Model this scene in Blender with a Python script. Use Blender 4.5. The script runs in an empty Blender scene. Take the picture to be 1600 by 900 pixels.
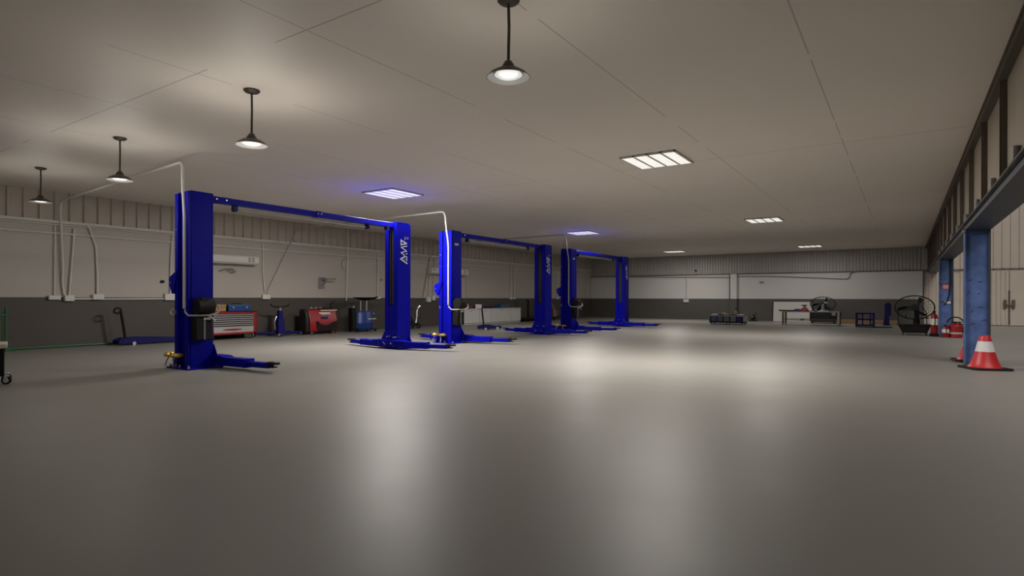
import bpy, bmesh, math, random
from mathutils import Vector, Matrix
random.seed(7)
PI = math.pi
SC = bpy.context.scene
COL = SC.collection
# ------------------------------------------------------------------ camera model (1600 x 900)
F = 915.0; TH = math.radians(33.8); CT, ST = math.cos(TH), math.sin(TH)
H = 1.2; ROLL = 0.0022
def hy(px): return 466 + ROLL*(px-800)
def floor_at(px, py, z=0.0):
    d = F*(H-z)/(py-hy(px)); r = (px-800)/F*d
    return (r*CT - d*ST, r*ST + d*CT)
def on_x(px, X):            # plane x = X : returns y, depth
    t = (px-800)/F; d = X/(t*CT-ST); return d*(t*ST+CT), d
def on_y(px, Y):            # plane y = Y : returns x, depth
    t = (px-800)/F; d = Y/(t*ST+CT); return d*(t*CT-ST), d
def zat(px, py, d): return H - (py-hy(px))*d/F
XL, YB, ZC = -16.8, 34.3, 3.72
# ------------------------------------------------------------------ materials
def lin(c):
    return tuple(((v/255)/12.92 if v/255 <= .04045 else ((v/255+.055)/1.055)**2.4) for v in c)
MATS = {}
def mat(name, col, rough=.5, metal=0., var=.12, scale=6., bump=0., spec=.5, coat=0., emit=None, alpha=1.):
    m = bpy.data.materials.new(name); m.use_nodes = True
    nt = m.node_tree; b = nt.nodes['Principled BSDF']
    tc = nt.nodes.new('ShaderNodeTexCoord'); n = nt.nodes.new('ShaderNodeTexNoise')
    n.inputs['Scale'].default_value = scale; n.inputs['Detail'].default_value = 4
    nt.links.new(tc.outputs['Object'], n.inputs['Vector'])
    mix = nt.nodes.new('ShaderNodeMix'); mix.data_type = 'RGBA'
    mix.inputs['A'].default_value = (*[v*(1-var) for v in col], 1)
    mix.inputs['B'].default_value = (*[min(1, v*(1+var)) for v in col], 1)
    nt.links.new(n.outputs['Fac'], mix.inputs['Factor'])
    nt.links.new(mix.outputs['Result'], b.inputs['Base Color'])
    b.inputs['Roughness'].default_value = rough; b.inputs['Metallic'].default_value = metal
    b.inputs['Specular IOR Level'].default_value = spec; b.inputs['Coat Weight'].default_value = coat
    if bump:
        bp = nt.nodes.new('ShaderNodeBump'); bp.inputs['Strength'].default_value = bump; bp.inputs['Distance'].default_value = .01
        nt.links.new(n.outputs['Fac'], bp.inputs['Height']); nt.links.new(bp.outputs['Normal'], b.inputs['Normal'])
    if emit:
        b.inputs['Emission Color'].default_value = (*emit[:3], 1); b.inputs['Emission Strength'].default_value = emit[3]
    MATS[name] = m
    return m
def math_node(nt, op, a, b=None):
    n = nt.nodes.new('ShaderNodeMath'); n.operation = op
    for i, v in enumerate((a, b)):
        if v is None: continue
        if isinstance(v, (int, float)): n.inputs[i].default_value = v
        else: nt.links.new(v, n.inputs[i])
    return n.outputs[0]

LIFT = mat('lift_blue', (.003, .0035, .30), .38, var=.1, scale=3, spec=.10)
NAVY = mat('navy_paint', (.007, .007, .095), .42, var=.15, spec=.18)
BLUE2 = mat('mid_blue', (.008, .038, .19), .4, var=.1)
STEELBLUE = mat('steel_blue', (.068, .12, .30), .5, var=.9, scale=4, bump=.1)
BLACK = mat('black_rubber', (.007, .0065, .006), .55, var=.2, spec=.25)
DARK = mat('dark_plastic', (.012, .011, .010), .42, var=.2, spec=.3)
DGREY = mat('dark_grey', (.08, .076, .07), .55)
TEAL = mat('deep_teal', (.012, .04, .075), .5)
SLATE = mat('slate_blue', (.03, .05, .085), .5)
PEARL = mat('pearl_grey', (.30, .30, .34), .4)
BRONZE = mat('dark_bronze', (.045, .034, .026), .45, .3, var=.2)
RED = mat('red_paint', (.24, .008, .011), .35, var=.1)
CONERED = mat('cone_red', (.45, .012, .018), .42, var=.08)
WHITE = mat('white_plastic', (.62, .60, .56), .45, var=.05)
CONEWHITE = mat('cone_white', (.60, .59, .60), .5, var=.12, scale=14)
CREAM = mat('cream_paint', (.55, .50, .42), .5, var=.08)
WPIPE = mat('conduit_white', (.60, .585, .55), .45, var=.06)
PIPE = mat('conduit_dimmed', (.40, .385, .36), .45, var=.06)  # conduit colour darkened to offset strong light from the nearby ceiling panels
CHROME = mat('chrome', (.55, .54, .52), .25, .9, var=.1)
STEEL = mat('drawer_steel', (.50, .48, .45), .38, .6, var=.1)
BRASS = mat('brass', (.50, .32, .07), .35, .7, var=.2)
WOOD = mat('pale_wood', (.30, .19, .09), .6, var=.25, scale=4)
TAN = mat('tan_case', (.30, .17, .05), .5, var=.15)
COPPER = mat('copper_brown', (.22, .085, .045), .45, .2, var=.15)
GREEN = mat('green_paint', (.03, .12, .045), .45, var=.15)
GREY = mat('mid_grey', (.22, .21, .20), .5, var=.12)
CYAN = mat('cyan_case', (.010, .075, .19), .45, var=.1)
BOARD = mat('white_board', (.56, .55, .53), .45, var=.05, scale=2)
PALEBLUE = mat('pale_blue_label', (.16, .21, .38), .5, var=.2)
RUST = mat('brown_rib', (.10, .078, .060), .6, var=.25)
PANEL = mat('olive_panel', (.30, .255, .195), .6, var=.15, scale=2)
ANTH = mat('beam_dark', (.030, .033, .040), .5, var=.2)
SHEET = mat('sheet_cladding', (.44, .395, .335), .5, var=.08, scale=2)
SHEETB = mat('sheet_back', (.43, .41, .385), .5, var=.08, scale=2)
BEIGE = mat('beige_cladding', (.46, .395, .34), .55, var=.1, scale=2)
SCREEN = mat('blue_screen', (.02, .03, .09), .2, var=.1)
YELLOW = mat('yellow_plastic', (.55, .30, .03), .45, var=.1)
REFL = mat('lamp_reflector', (.05, .05, .05), .35, var=.04)
BULB = mat('bulb_glow', (.06, .06, .06), .4, emit=(1, .98, .94, .5))
TUBE = mat('panel_glow', (.9, .9, .88), .4, emit=(1, .98, .94, .70))
TRIM = mat('trim_white', (.56, .53, .49), .5, var=.05)
GREENLET = mat('logo_green', (.06, .14, .07), .5)
LETTER = mat('logo_white', (.72, .74, .74), .5, var=.04)

def wall_paint(name, upper, lower, split, rough=.55):
    m = mat(name, upper, rough, var=.05, scale=.6)
    nt = m.node_tree; b = nt.nodes['Principled BSDF']
    geo = nt.nodes.new('ShaderNodeNewGeometry'); sep = nt.nodes.new('ShaderNodeSeparateXYZ')
    nt.links.new(geo.outputs['Position'], sep.inputs[0])
    f = math_node(nt, 'GREATER_THAN', sep.outputs['Z'], split)
    old = b.inputs['Base Color'].links[0].from_socket
    n = nt.nodes.new('ShaderNodeTexNoise'); n.inputs['Scale'].default_value = 1.5
    dk = nt.nodes.new('ShaderNodeMix'); dk.data_type = 'RGBA'
    dk.inputs['A'].default_value = (*[v*.9 for v in lower], 1); dk.inputs['B'].default_value = (*[v*1.1 for v in lower], 1)
    nt.links.new(geo.outputs['Position'], n.inputs['Vector']); nt.links.new(n.outputs['Fac'], dk.inputs['Factor'])
    mx = nt.nodes.new('ShaderNodeMix'); mx.data_type = 'RGBA'
    nt.links.new(f, mx.inputs['Factor']); nt.links.new(dk.outputs['Result'], mx.inputs['A']); nt.links.new(old, mx.inputs['B'])
    nt.links.new(mx.outputs['Result'], b.inputs['Base Color'])
    return m
WALL_L = wall_paint('wall_paint_left', (.43, .395, .355), (.058, .048, .039), 1.2)
WALL_B = wall_paint('wall_paint_back', (.62, .605, .60), (.086, .081, .077), 1.2)

def ceiling_mat():
    m = mat('ceiling_board', (.82, .755, .685), .6, var=.05, scale=.5)
    nt = m.node_tree; b = nt.nodes['Principled BSDF']
    geo = nt.nodes.new('ShaderNodeNewGeometry'); sep = nt.nodes.new('ShaderNodeSeparateXYZ')
    nt.links.new(geo.outputs['Position'], sep.inputs[0])
    # board joints every 1.93 m along x, every 7.3 m along y, broken up by noise
    def joint(sock, off, pitch, w):
        a = math_node(nt, 'ADD', sock, off)
        mo = math_node(nt, 'PINGPONG', a, pitch/2)
        return math_node(nt, 'LESS_THAN', mo, w)
    n = nt.nodes.new('ShaderNodeTexNoise'); n.inputs['Scale'].default_value = .7; n.inputs['Detail'].default_value = 3
    nt.links.new(geo.outputs['Position'], n.inputs['Vector'])
    j = math_node(nt, 'MAXIMUM', joint(sep.outputs['X'], .82+1.93*20, 1.93, .007), joint(sep.outputs['Y'], 7.3*10-3.5, 7.3, .009))
    k = math_node(nt, 'MULTIPLY', j, math_node(nt, 'MULTIPLY', math_node(nt, 'GREATER_THAN', n.outputs['Fac'], .43), .45))
    old = b.inputs['Base Color'].links[0].from_socket
    mx = nt.nodes.new('ShaderNodeMix'); mx.data_type = 'RGBA'
    nt.links.new(k, mx.inputs['Factor']); nt.links.new(old, mx.inputs['A']); mx.inputs['B'].default_value = (.16, .14, .12, 1)
    nt.links.new(mx.outputs['Result'], b.inputs['Base Color'])
    return m
CEIL = ceiling_mat()
def floor_mat(name, col, rough, ior):
    m = mat(name, col, rough, var=.07, scale=.35)
    nt = m.node_tree; b = nt.nodes['Principled BSDF']; b.inputs['IOR'].default_value = ior; b.inputs['Specular IOR Level'].default_value = .11
    tc = nt.nodes.new('ShaderNodeTexCoord')
    n = nt.nodes.new('ShaderNodeTexNoise'); n.inputs['Scale'].default_value = 1.1; n.inputs['Detail'].default_value = 6
    nt.links.new(tc.outputs['Object'], n.inputs['Vector'])
    mr = nt.nodes.new('ShaderNodeMapRange'); mr.inputs['To Min'].default_value = rough-.05; mr.inputs['To Max'].default_value = rough+.07
    nt.links.new(n.outputs['Fac'], mr.inputs['Value']); nt.links.new(mr.outputs['Result'], b.inputs['Roughness'])
    n2 = nt.nodes.new('ShaderNodeTexNoise'); n2.inputs['Scale'].default_value = 45; n2.inputs['Detail'].default_value = 2
    nt.links.new(tc.outputs['Object'], n2.inputs['Vector'])
    bp = nt.nodes.new('ShaderNodeBump'); bp.inputs['Strength'].default_value = .06; bp.inputs['Distance'].default_value = .004
    nt.links.new(n2.outputs['Fac'], bp.inputs['Height']); nt.links.new(bp.outputs['Normal'], b.inputs['Normal'])
    return m
FLOOR = floor_mat('epoxy_floor', (.228, .218, .202), .42, 1.45)
APRON = mat('concrete_apron', (.42, .40, .37), .8, var=.12, scale=.8)
# ------------------------------------------------------------------ mesh builder
class MB:
    def build_each(self, name, m, parent=None, bevel=0., **kw): return build_each(self, name, m, parent, bevel, **kw)
    def __init__(self): self.bm = bmesh.new()
    def box(self, x0, x1, y0, y1, z0, z1, M=None):
        v = [self.bm.verts.new((x, y, z)) for x in (x0, x1) for y in (y0, y1) for z in (z0, z1)]
        for q in ((0,1,3,2),(4,6,7,5),(0,4,5,1),(2,3,7,6),(0,2,6,4),(1,5,7,3)):
            self.bm.faces.new([v[i] for i in q])
        if M: 
            for a in v: a.co = M @ a.co
        return self
    def frustum(self, lo, hi, z0, z1, M=None):     # lo, hi = (x0,x1,y0,y1)
        v = []
        for (r, z) in ((lo, z0), (hi, z1)):
            v += [self.bm.verts.new((x, y, z)) for (x, y) in ((r[0],r[2]),(r[1],r[2]),(r[1],r[3]),(r[0],r[3]))]
        self.bm.faces.new(v[3::-1]); self.bm.faces.new(v[4:])
        for i in range(4): self.bm.faces.new((v[i], v[(i+1)%4], v[4+(i+1)%4], v[4+i]))
        if M:
            for a in v: a.co = M @ a.co
        return self
    def prism(self, pts, d0, d1, axis='y'):        # polygon in (u,v) extruded along axis
        def P(u, v, d):
            return {'y': (u, d, v), 'x': (d, u, v), 'z': (u, v, d)}[axis]
        a = [self.bm.verts.new(P(u, v, d0)) for u, v in pts]; b = [self.bm.verts.new(P(u, v, d1)) for u, v in pts]
        n = len(pts)
        self.bm.faces.new(a); self.bm.faces.new(b[::-1])
        for i in range(n): self.bm.faces.new((a[(i+1)%n], a[i], b[i], b[(i+1)%n]))
        return self
    def tube(self, pts, r, seg=10, caps=True, r1=None):
        pts = [Vector(p) for p in pts]; n = len(pts); rings = []
        tang = []
        for i in range(n):
            a = pts[max(0, i-1)]; b = pts[min(n-1, i+1)]; tang.append((b-a).normalized())
        up = Vector((0,0,1)) if abs(tang[0].z) < .9 else Vector((1,0,0))
        u = tang[0].cross(up).normalized()
        for i in range(n):
            t = tang[i]; u = (u - t*u.dot(t)).normalized(); w = t.cross(u)
            rr = r if r1 is None else r + (r1-r)*i/(n-1)
            rings.append([self.bm.verts.new(pts[i] + rr*(math.cos(2*PI*k/seg)*u + math.sin(2*PI*k/seg)*w)) for k in range(seg)])
        for i in range(n-1):
            for k in range(seg):
                self.bm.faces.new((rings[i][k], rings[i][(k+1)%seg], rings[i+1][(k+1)%seg], rings[i+1][k]))
        if caps: self.bm.faces.new(rings[0][::-1]); self.bm.faces.new(rings[-1])
        return self
    def cyl(self, p0, p1, r, seg=16, r1=None): return self.tube([p0, p1], r, seg, True, r1)
    def lathe(self, prof, seg=28, c=(0,0,0), sx=1., sy=1., M=None):
        rings = []; vs = []
        for (r, z) in prof:
            if r < 1e-6:
                v = self.bm.verts.new((c[0], c[1], c[2]+z)); rings.append([v]); vs.append(v)
            else:
                R = [self.bm.verts.new((c[0]+sx*r*math.cos(2*PI*k/seg), c[1]+sy*r*math.sin(2*PI*k/seg), c[2]+z)) for k in range(seg)]
                rings.append(R); vs += R
        for a, b in zip(rings, rings[1:]):
            for k in range(seg):
                k2 = (k+1) % seg
                if len(a) == 1 and len(b) == 1: continue
                if len(a) == 1: self.bm.faces.new((a[0], b[k2], b[k]))
                elif len(b) == 1: self.bm.faces.new((a[k], a[k2], b[0]))
                else: self.bm.faces.new((a[k], a[k2], b[k2], b[k]))
        if M:
            for v in vs: v.co = M @ v.co
        return self
    def ring(self, c, r, rx, rz, seg=36, ts=6):   # ellipse tube in x-z plane
        pts = [(c[0]+rx*math.cos(2*PI*k/seg), c[1], c[2]+rz*math.sin(2*PI*k/seg)) for k in range(seg+1)]
        return self.tube(pts, r, ts, False)
    def build(self, name, m, parent=None, bevel=0., smooth=True, ang=35, loc=None, rz=None):
        bmesh.ops.remove_doubles(self.bm, verts=self.bm.verts, dist=1e-6)
        bmesh.ops.recalc_face_normals(self.bm, faces=self.bm.faces)
        me = bpy.data.meshes.new(name); self.bm.to_mesh(me); self.bm.free()
        me.materials.append(m)
        if smooth:
            me.shade_smooth(); me.set_sharp_from_angle(angle=math.radians(ang))
        o = bpy.data.objects.new(name, me); COL.objects.link(o)
        if parent: o.parent = parent
        if loc: o.location = loc
        if rz is not None: o.rotation_euler.z = rz
        if bevel:
            b = o.modifiers.new('bevel', 'BEVEL'); b.width = bevel; b.segments = 2; b.limit_method = 'ANGLE'; b.angle_limit = math.radians(40)
        return o
def build_each(k, name, m, parent=None, bevel=0., **kw):
    bm = k.bm; bm.faces.ensure_lookup_table(); bm.verts.ensure_lookup_table(); bm.verts.index_update()
    seen = set(); isl = []
    for v in bm.verts:
        if v.index in seen: continue
        st = [v]; seen.add(v.index); vs = []
        while st:
            a = st.pop(); vs.append(a)
            for e in a.link_edges:
                b = e.other_vert(a)
                if b.index not in seen: seen.add(b.index); st.append(b)
        lo = [min(a.co[i] for a in vs)-.002 for i in range(3)]; hi = [max(a.co[i] for a in vs)+.002 for i in range(3)]
        isl.append([vs, lo, hi])
    groups = []
    for it in isl:
        hit = [g for g in groups if any(all(it[1][i] <= q[2][i] and q[1][i] <= it[2][i] for i in range(3)) for q in g)]
        new = [it]
        for g in hit: new += g; groups.remove(g)
        groups.append(new)
    out = []
    for g in groups:
        n = MB(); mp = {}
        for vs, _, _ in g:
            for v in vs: mp[v.index] = n.bm.verts.new(v.co)
        for f in bm.faces:
            if f.verts[0].index in mp: n.bm.faces.new([mp[v.index] for v in f.verts])
        out.append(n.build(name, m, parent, bevel, **kw))
    bm.free()
    return out
def tag(o, label, cat, group=None):
    o['label'] = label; o['category'] = cat
    if group: o['group'] = group
    elif 'group' in o: del o['group']
    return o
def thing(name, label, cat, loc=(0,0,0), rz=0., group=None):
    o = bpy.data.objects.new(name, None); COL.objects.link(o); o.empty_display_size = .1
    o.location = loc; o.rotation_euler.z = rz
    return tag(o, label, cat, group)
def struct(o): o['kind'] = 'structure'; return o
def copy_tree(o, parent=None):
    c = o.copy(); COL.objects.link(c)
    if parent: c.parent = parent
    for ch in list(o.children): copy_tree(ch, c)
    return c
def dup(o, label, loc, rz=None, group=None):
    c = copy_tree(o); c['label'] = label; c.location = loc
    if rz is not None: c.rotation_euler.z = rz
    if group: c['group'] = group
    return c
def arc(c, r, a0, a1, n, plane='xz'):
    out = []
    for i in range(n+1):
        a = a0 + (a1-a0)*i/n; u, v = r*math.cos(a), r*math.sin(a)
        out.append({'xz': (c[0]+u, c[1], c[2]+v), 'xy': (c[0]+u, c[1]+v, c[2]), 'yz': (c[0], c[1]+u, c[2]+v)}[plane])
    return out
def caster(name, parent, x, y, r=.05, m=WHITE, turn=0.):
    X_, Y_ = x, y; x = y = 0.
    k = MB(); k.cyl((x-.018, y, r), (x+.018, y, r), r, 18)
    w = k.build(name, BLACK, parent, loc=(X_, Y_, 0), rz=turn)
    f = MB(); f.cyl((x-.021, y, r), (x+.021, y, r), r*.62, 14)
    f.box(x-.03, x-.024, y-.02, y+.02, r*.8, r*2.1); f.box(x+.024, x+.03, y-.02, y+.02, r*.8, r*2.1); f.box(x-.03, x+.03, y-.025, y+.025, r*2.02, r*2.2)
    f.build('fork', m, w, smooth=True)
    return w
# ------------------------------------------------------------------ setting
struct(MB().box(XL-.2, 9, -10, YB+.2, -.2, 0).build('floor', FLOOR, smooth=False))
struct(MB().box(9, 60, -60, YB+.2, -.22, -.001).box(-60, 9, -60, -10, -.22, -.001).build('ground', APRON, smooth=False))
struct(MB().box(XL-.2, .98, -10, YB+.2, ZC, ZC+.15).build('ceiling', CEIL, smooth=False))
def corrugate(length, z0, z1, pitch, depth, flat, ramp):
    """profile along u (0..length), v = outwards; returns list of (u, v)"""
    pts = []; u = 0.
    while u < length:
        for du, v in ((0, 0), (flat, 0), (flat+ramp, depth), (pitch-ramp, depth), ):
            if u+du <= length: pts.append((u+du, v))
        u += pitch
    pts.append((length, 0))
    return pts
def sheet(pts, z0, z1, place):
    k = MB(); a = [k.bm.verts.new(place(u, v, z0)) for u, v in pts]; b = [k.bm.verts.new(place(u, v, z1)) for u, v in pts]
    for i in range(len(pts)-1): k.bm.faces.new((a[i], a[i+1], b[i+1], b[i]))
    return k
wl = struct(MB().box(XL-.2, XL, -10, YB+.2, 0, 3.0).box(XL-.2, XL-.06, -10, YB+.2, 3.0, ZC).build('wall_left', WALL_L, smooth=False))
sheet(corrugate(YB+10, 0, 1, .30, .055, .215, .02), 3.0, ZC, lambda u, v, z: (XL-.055+.05*0+v, -10+u, z)).build('corrugated_sheet', SHEET, wl, smooth=False)
struct(MB().box(XL, XL+.05, -10, YB, 2.96, 3.03).build('trim_1', TRIM, smooth=False))
wb = struct(MB().box(XL, .78, YB, YB+.2, 0, 2.58).box(XL, .78, YB+.06, YB+.2, 2.58, ZC).build('wall_back', WALL_B, smooth=False))
sheet(corrugate(.78-XL, 0, 1, .148, .045, .07, .022), 2.58, ZC, lambda u, v, z: (XL+u, YB+.05-v, z)).build('corrugated_sheet', SHEETB, wb, smooth=False)
struct(MB().box(XL, .78, YB-.04, YB+.02, 2.56, 2.61).build('trim_2', DGREY, smooth=False))
sheet(corrugate(12, 0, 1, .30, .03, .18, .02), 0, 5.6, lambda u, v, z: (.78+u, YB+.02-v, z)).build('metal_cladding', BEIGE, wb, smooth=False)
struct(MB().box(.80, 12.7, YB-.05, YB-.02, 2.56, 2.60).box(.75, .80, YB-.04, YB, 0, 2.58).build('trim_3', DGREY, smooth=False))
# pilaster on the back wall
px0, _ = on_y(1141, YB-.15); px1, _ = on_y(1151, YB-.15)
struct(MB().box(px0, px1, YB-.16, YB, 0, 2.58).build('trim_4', WALL_B, smooth=False))
struct(MB().box(px0-.07, px0-.02, YB-.10, YB, 0, 2.58).build('pilaster_shade', DGREY, smooth=False))  # dark strip coloured in as the shade beside the pilaster
# double sheet door beyond the opening
dx, _ = on_y(1577, YB-.06)
dr = MB()
dr.box(dx-1.4, dx-.012, YB-.075, YB-.03, .03, 2.5).box(dx+.012, dx+1.4, YB-.075, YB-.03, .03, 2.5)
door = struct(dr.build('door_1', BEIGE, smooth=False))
rb = MB()
for i in range(8):
    rb.box(dx-1.25+i*.16, dx-1.21+i*.16, YB-.10, YB-.07, .08, 2.45)
rb.build('rib', BEIGE, door, smooth=False)
lk = MB(); lk.box(dx-.20, dx-.09, YB-.14, YB-.075, .80, 1.18); lk.box(dx+.09, dx+.2, YB-.14, YB-.075, .80, 1.18); lk.box(dx-.12, dx+.14, YB-.17, YB-.13, .92, .98)
lk.build_each('door_latch', RUST, door, bevel=.01)
MB().cyl((dx, YB-.09, .1), (dx, YB-.09, 1.6), .03).build('door_rod', RUST, door)

# header over the wide opening on the right
wr = struct(MB().box(.945, .965, -10, YB, 2.56, ZC).build('wall_right', PANEL, smooth=False))
y = 8.45-1.85*2
while y < YB:
    MB().box(.905, .945, y-.035, y+.035, 2.56, ZC).box(.88, .905, y-.012, y+.012, 2.56, ZC).build('rib', RUST, wr, smooth=False)
    y += 1.85
y = 5.65
while y < 24:
    MB().cyl((.908, y, 2.56), (.908, y, 2.70), .034, 12).cyl((.908, y, 2.56), (.908, y, 2.58), .036, 12).build('anchor_peg', GREY, wr)
    y += 1.85
struct(MB().box(.86, .95, -10, YB, ZC-.09, ZC).box(.84, .86, -10, YB, ZC-.02, ZC).build('trim_6', RUST, smooth=False))
bm_ = MB()
bm_.box(.93, 1.30, -10, YB, 2.46, 2.485).box(.88, 1.30, -10, YB, 2.54, 2.56).box(1.09, 1.14, -10, YB, 2.485, 2.535).box(.93, .95, -10, YB, 2.485, 2.535)
struct(bm_.build('trim_7', ANTH, smooth=False))
# steel columns
def steel_column(label, y, z1):
    t = thing('steel_column', label, 'column', (1.115, y, 0), 0, 'blue steel columns of the opening')
    k = MB(); k.box(-.185, -.168, -.17, .17, .02, z1).box(.168, .185, -.17, .17, .02, z1).box(-.168, .168, -.12, -.10, .02, z1)
    k.build('shaft', STEELBLUE, t, smooth=False)
    MB().box(-.187, .187, -.18, .18, 0, .02).build('base_plate', ANTH, t, bevel=.004)
    f = MB(); f.box(.150, .187, -.185, -.165, .02, z1); f.build('flange_edge', ANTH, t, smooth=False)
    return t
c1 = steel_column('near blue steel column with the striped cone at its foot', 13.77, 2.46)
st = MB()
for (u, v, a, l) in ((-.10, 1.55, .2, .05), (.04, 1.52, 0, .07), (.02, 1.30, .5, .03), (-.08, .98, .8, .06), (.05, 1.05, 0, .08), (.1, .82, .3, .06), (-.06, .75, .3, .05), (-.12, 1.33, 0, .02)):
    M = Matrix.Translation((u, -.123, v)) @ Matrix.Rotation(-a, 4, 'Y')
    st.box(-l/2, l/2, -.002, .002, -.007, .007, M)
st.build('paint_scuff', ANTH, c1, smooth=False)
rl = MB(); rl.cyl((-.23, -.22, 2.46), (-.19, -.22, 2.46), .05, 18); rl.box(-.20, -.18, -.3, -.14, 2.44, 2.56)
rl.build('roller', CHROME, c1)
c2 = steel_column('far blue steel column with a red notice and fire extinguishers round its foot', 23.3, 2.46)
MB().box(-.10, .07, -.135, -.121, 1.52, 1.67).build('notice', mat('notice_red', (.45, .10, .09), .5), c2, smooth=False)
nt_ = MB()
for i in range(4): nt_.box(-.08, .05, -.139, -.134, 1.55+i*.026, 1.56+i*.026)
nt_.build('notice_text', WHITE, c2, smooth=False)
MB().box(-.03, .12, -.135, -.121, 1.06, 1.13).build('white_plate', WHITE, c2, smooth=False)
MB().tube([(.09, -.14, 2.45), (.10, -.15, 1.9), (.085, -.14, 1.4), (.03, -.14, 1.15), (-.05, -.14, 1.02)], .018, 8).build('cable', BLACK, c2)
MB().box(-.17, .17, -.128, -.118, 1.66, 1.69).box(-.17, .17, -.128, -.118, 1.10, 1.13).build_each('strap', ANTH, c2, smooth=False)
# ------------------------------------------------------------------ ceiling lamps
def pendant(label, x, y, drop, watts):
    zs = drop
    t = thing('pendant_lamp', label, 'pendant lamp', (x, y, ZC), 0, 'pendant lamps in a row')
    MB().lathe([(0, 0), (.095, 0), (.095, -.012), (.075, -.03), (.02, -.045), (0, -.045)]).build('canopy', BRONZE, t)
    h = zs-ZC
    MB().tube([(0, 0, -.04), (.006, 0, h*.35), (.002, 0, h*.6), (0, 0, h+.10)], .0125, 12).build('rod', BRONZE, t)
    MB().lathe([(.014, h+.15), (.03, h+.14), (.045, h+.115), (.062, h+.085), (.05, h+.08), (0, h+.08)]).build('socket_cap', BRONZE, t)
    sh = MB().lathe([(.05, h+.085), (.11, h+.062), (.155, h+.034), (.182, h+.004), (.187, h), (.183, h-.002), (.176, h+.004), (.150, h+.029), (.105, h+.056), (.05, h+.078)], 40).build('shade', BRONZE, t)
    MB().lathe([(.05, h+.076), (.104, h+.054), (.149, h+.027), (.174, h+.004)], 40).build('reflector', REFL, sh)
    MB().lathe([(0, h+.078), (.055, h+.068), (.105, h+.042), (.118, h+.026), (.095, h+.012), (.05, h+.004), (0, h+.002)], 24).build('bulb', BULB, t)
    L = bpy.data.lights.new('lamp_light', 'POINT'); L.energy = watts; L.color = (1, .95, .86); L.shadow_soft_size = .24
    lo = bpy.data.objects.new('lamp_light', L); COL.objects.link(lo); lo.parent = t; lo.location = (0, 0, h-.07)
    return t
pendant('pendant lamp nearest the camera, its dish seen from below at top centre', -2.78, 4.09, 3.06, 15)
pendant('second nearest pendant lamp, hanging above the left half of the nearest lift beam', -6.59, 4.15, 3.05, 40)
pendant('third pendant lamp along the row, just above the white conduit bend', -10.3, 4.24, 3.05, 32)
pendant('farthest pendant lamp, leftmost of the row against the corrugated wall', -13.98, 4.37, 3.05, 18)
def panel_light(label, x, y, watts):
    t = thing('panel_light', label, 'ceiling light', (x, y, ZC), 0, 'recessed four strip ceiling lights')
    w, l = .50, .53
    k = MB(); k.box(-w, w, -l, -l+.03, -.035, 0).box(-w, w, l-.03, l, -.035, 0).box(-w, -w+.025, -l, l, -.035, 0).box(w-.025, w, -l, l, -.035, 0)
    for i in (1, 2, 3): k.box(-w+i*.25-.02, -w+i*.25+.02, -l, l, -.032, 0)
    k.box(-w, w, -l, l, -.006, 0)
    k.build('frame', WHITE, t, smooth=False)
    for i in range(4):
        MB().box(-w+i*.25+.022, -w+(i+1)*.25-.022, -l+.032, l-.032, -.026, -.008).build('light_strip', TUBE, t, smooth=False)
    L = bpy.data.lights.new('panel_lamp', 'AREA'); L.energy = watts; L.color = (1, .95, .88); L.shape = 'RECTANGLE'; L.size = .95; L.size_y = 1.0
    lo = bpy.data.objects.new('panel_lamp', L); COL.objects.link(lo); lo.parent = t; lo.location = (0, 0, -.045)
    return t
panel_light('largest four-strip ceiling light, nearest on the right side', -3.72, 10.27, 310)
panel_light('four-strip ceiling light above the beam of the nearest blue lift', -10.2, 10.1, 440)
panel_light('four-strip ceiling light above the left post of the farthest lift', -10.2, 20.1, 200)
panel_light('four-strip ceiling light second in the right-hand row', -3.70, 19.95, 150)
panel_light('small distant four-strip ceiling light right of the farthest lift', -10.15, 30.7, 115)
panel_light('small distant four-strip ceiling light farthest in the right-hand row', -3.72, 31.0, 65)
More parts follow.
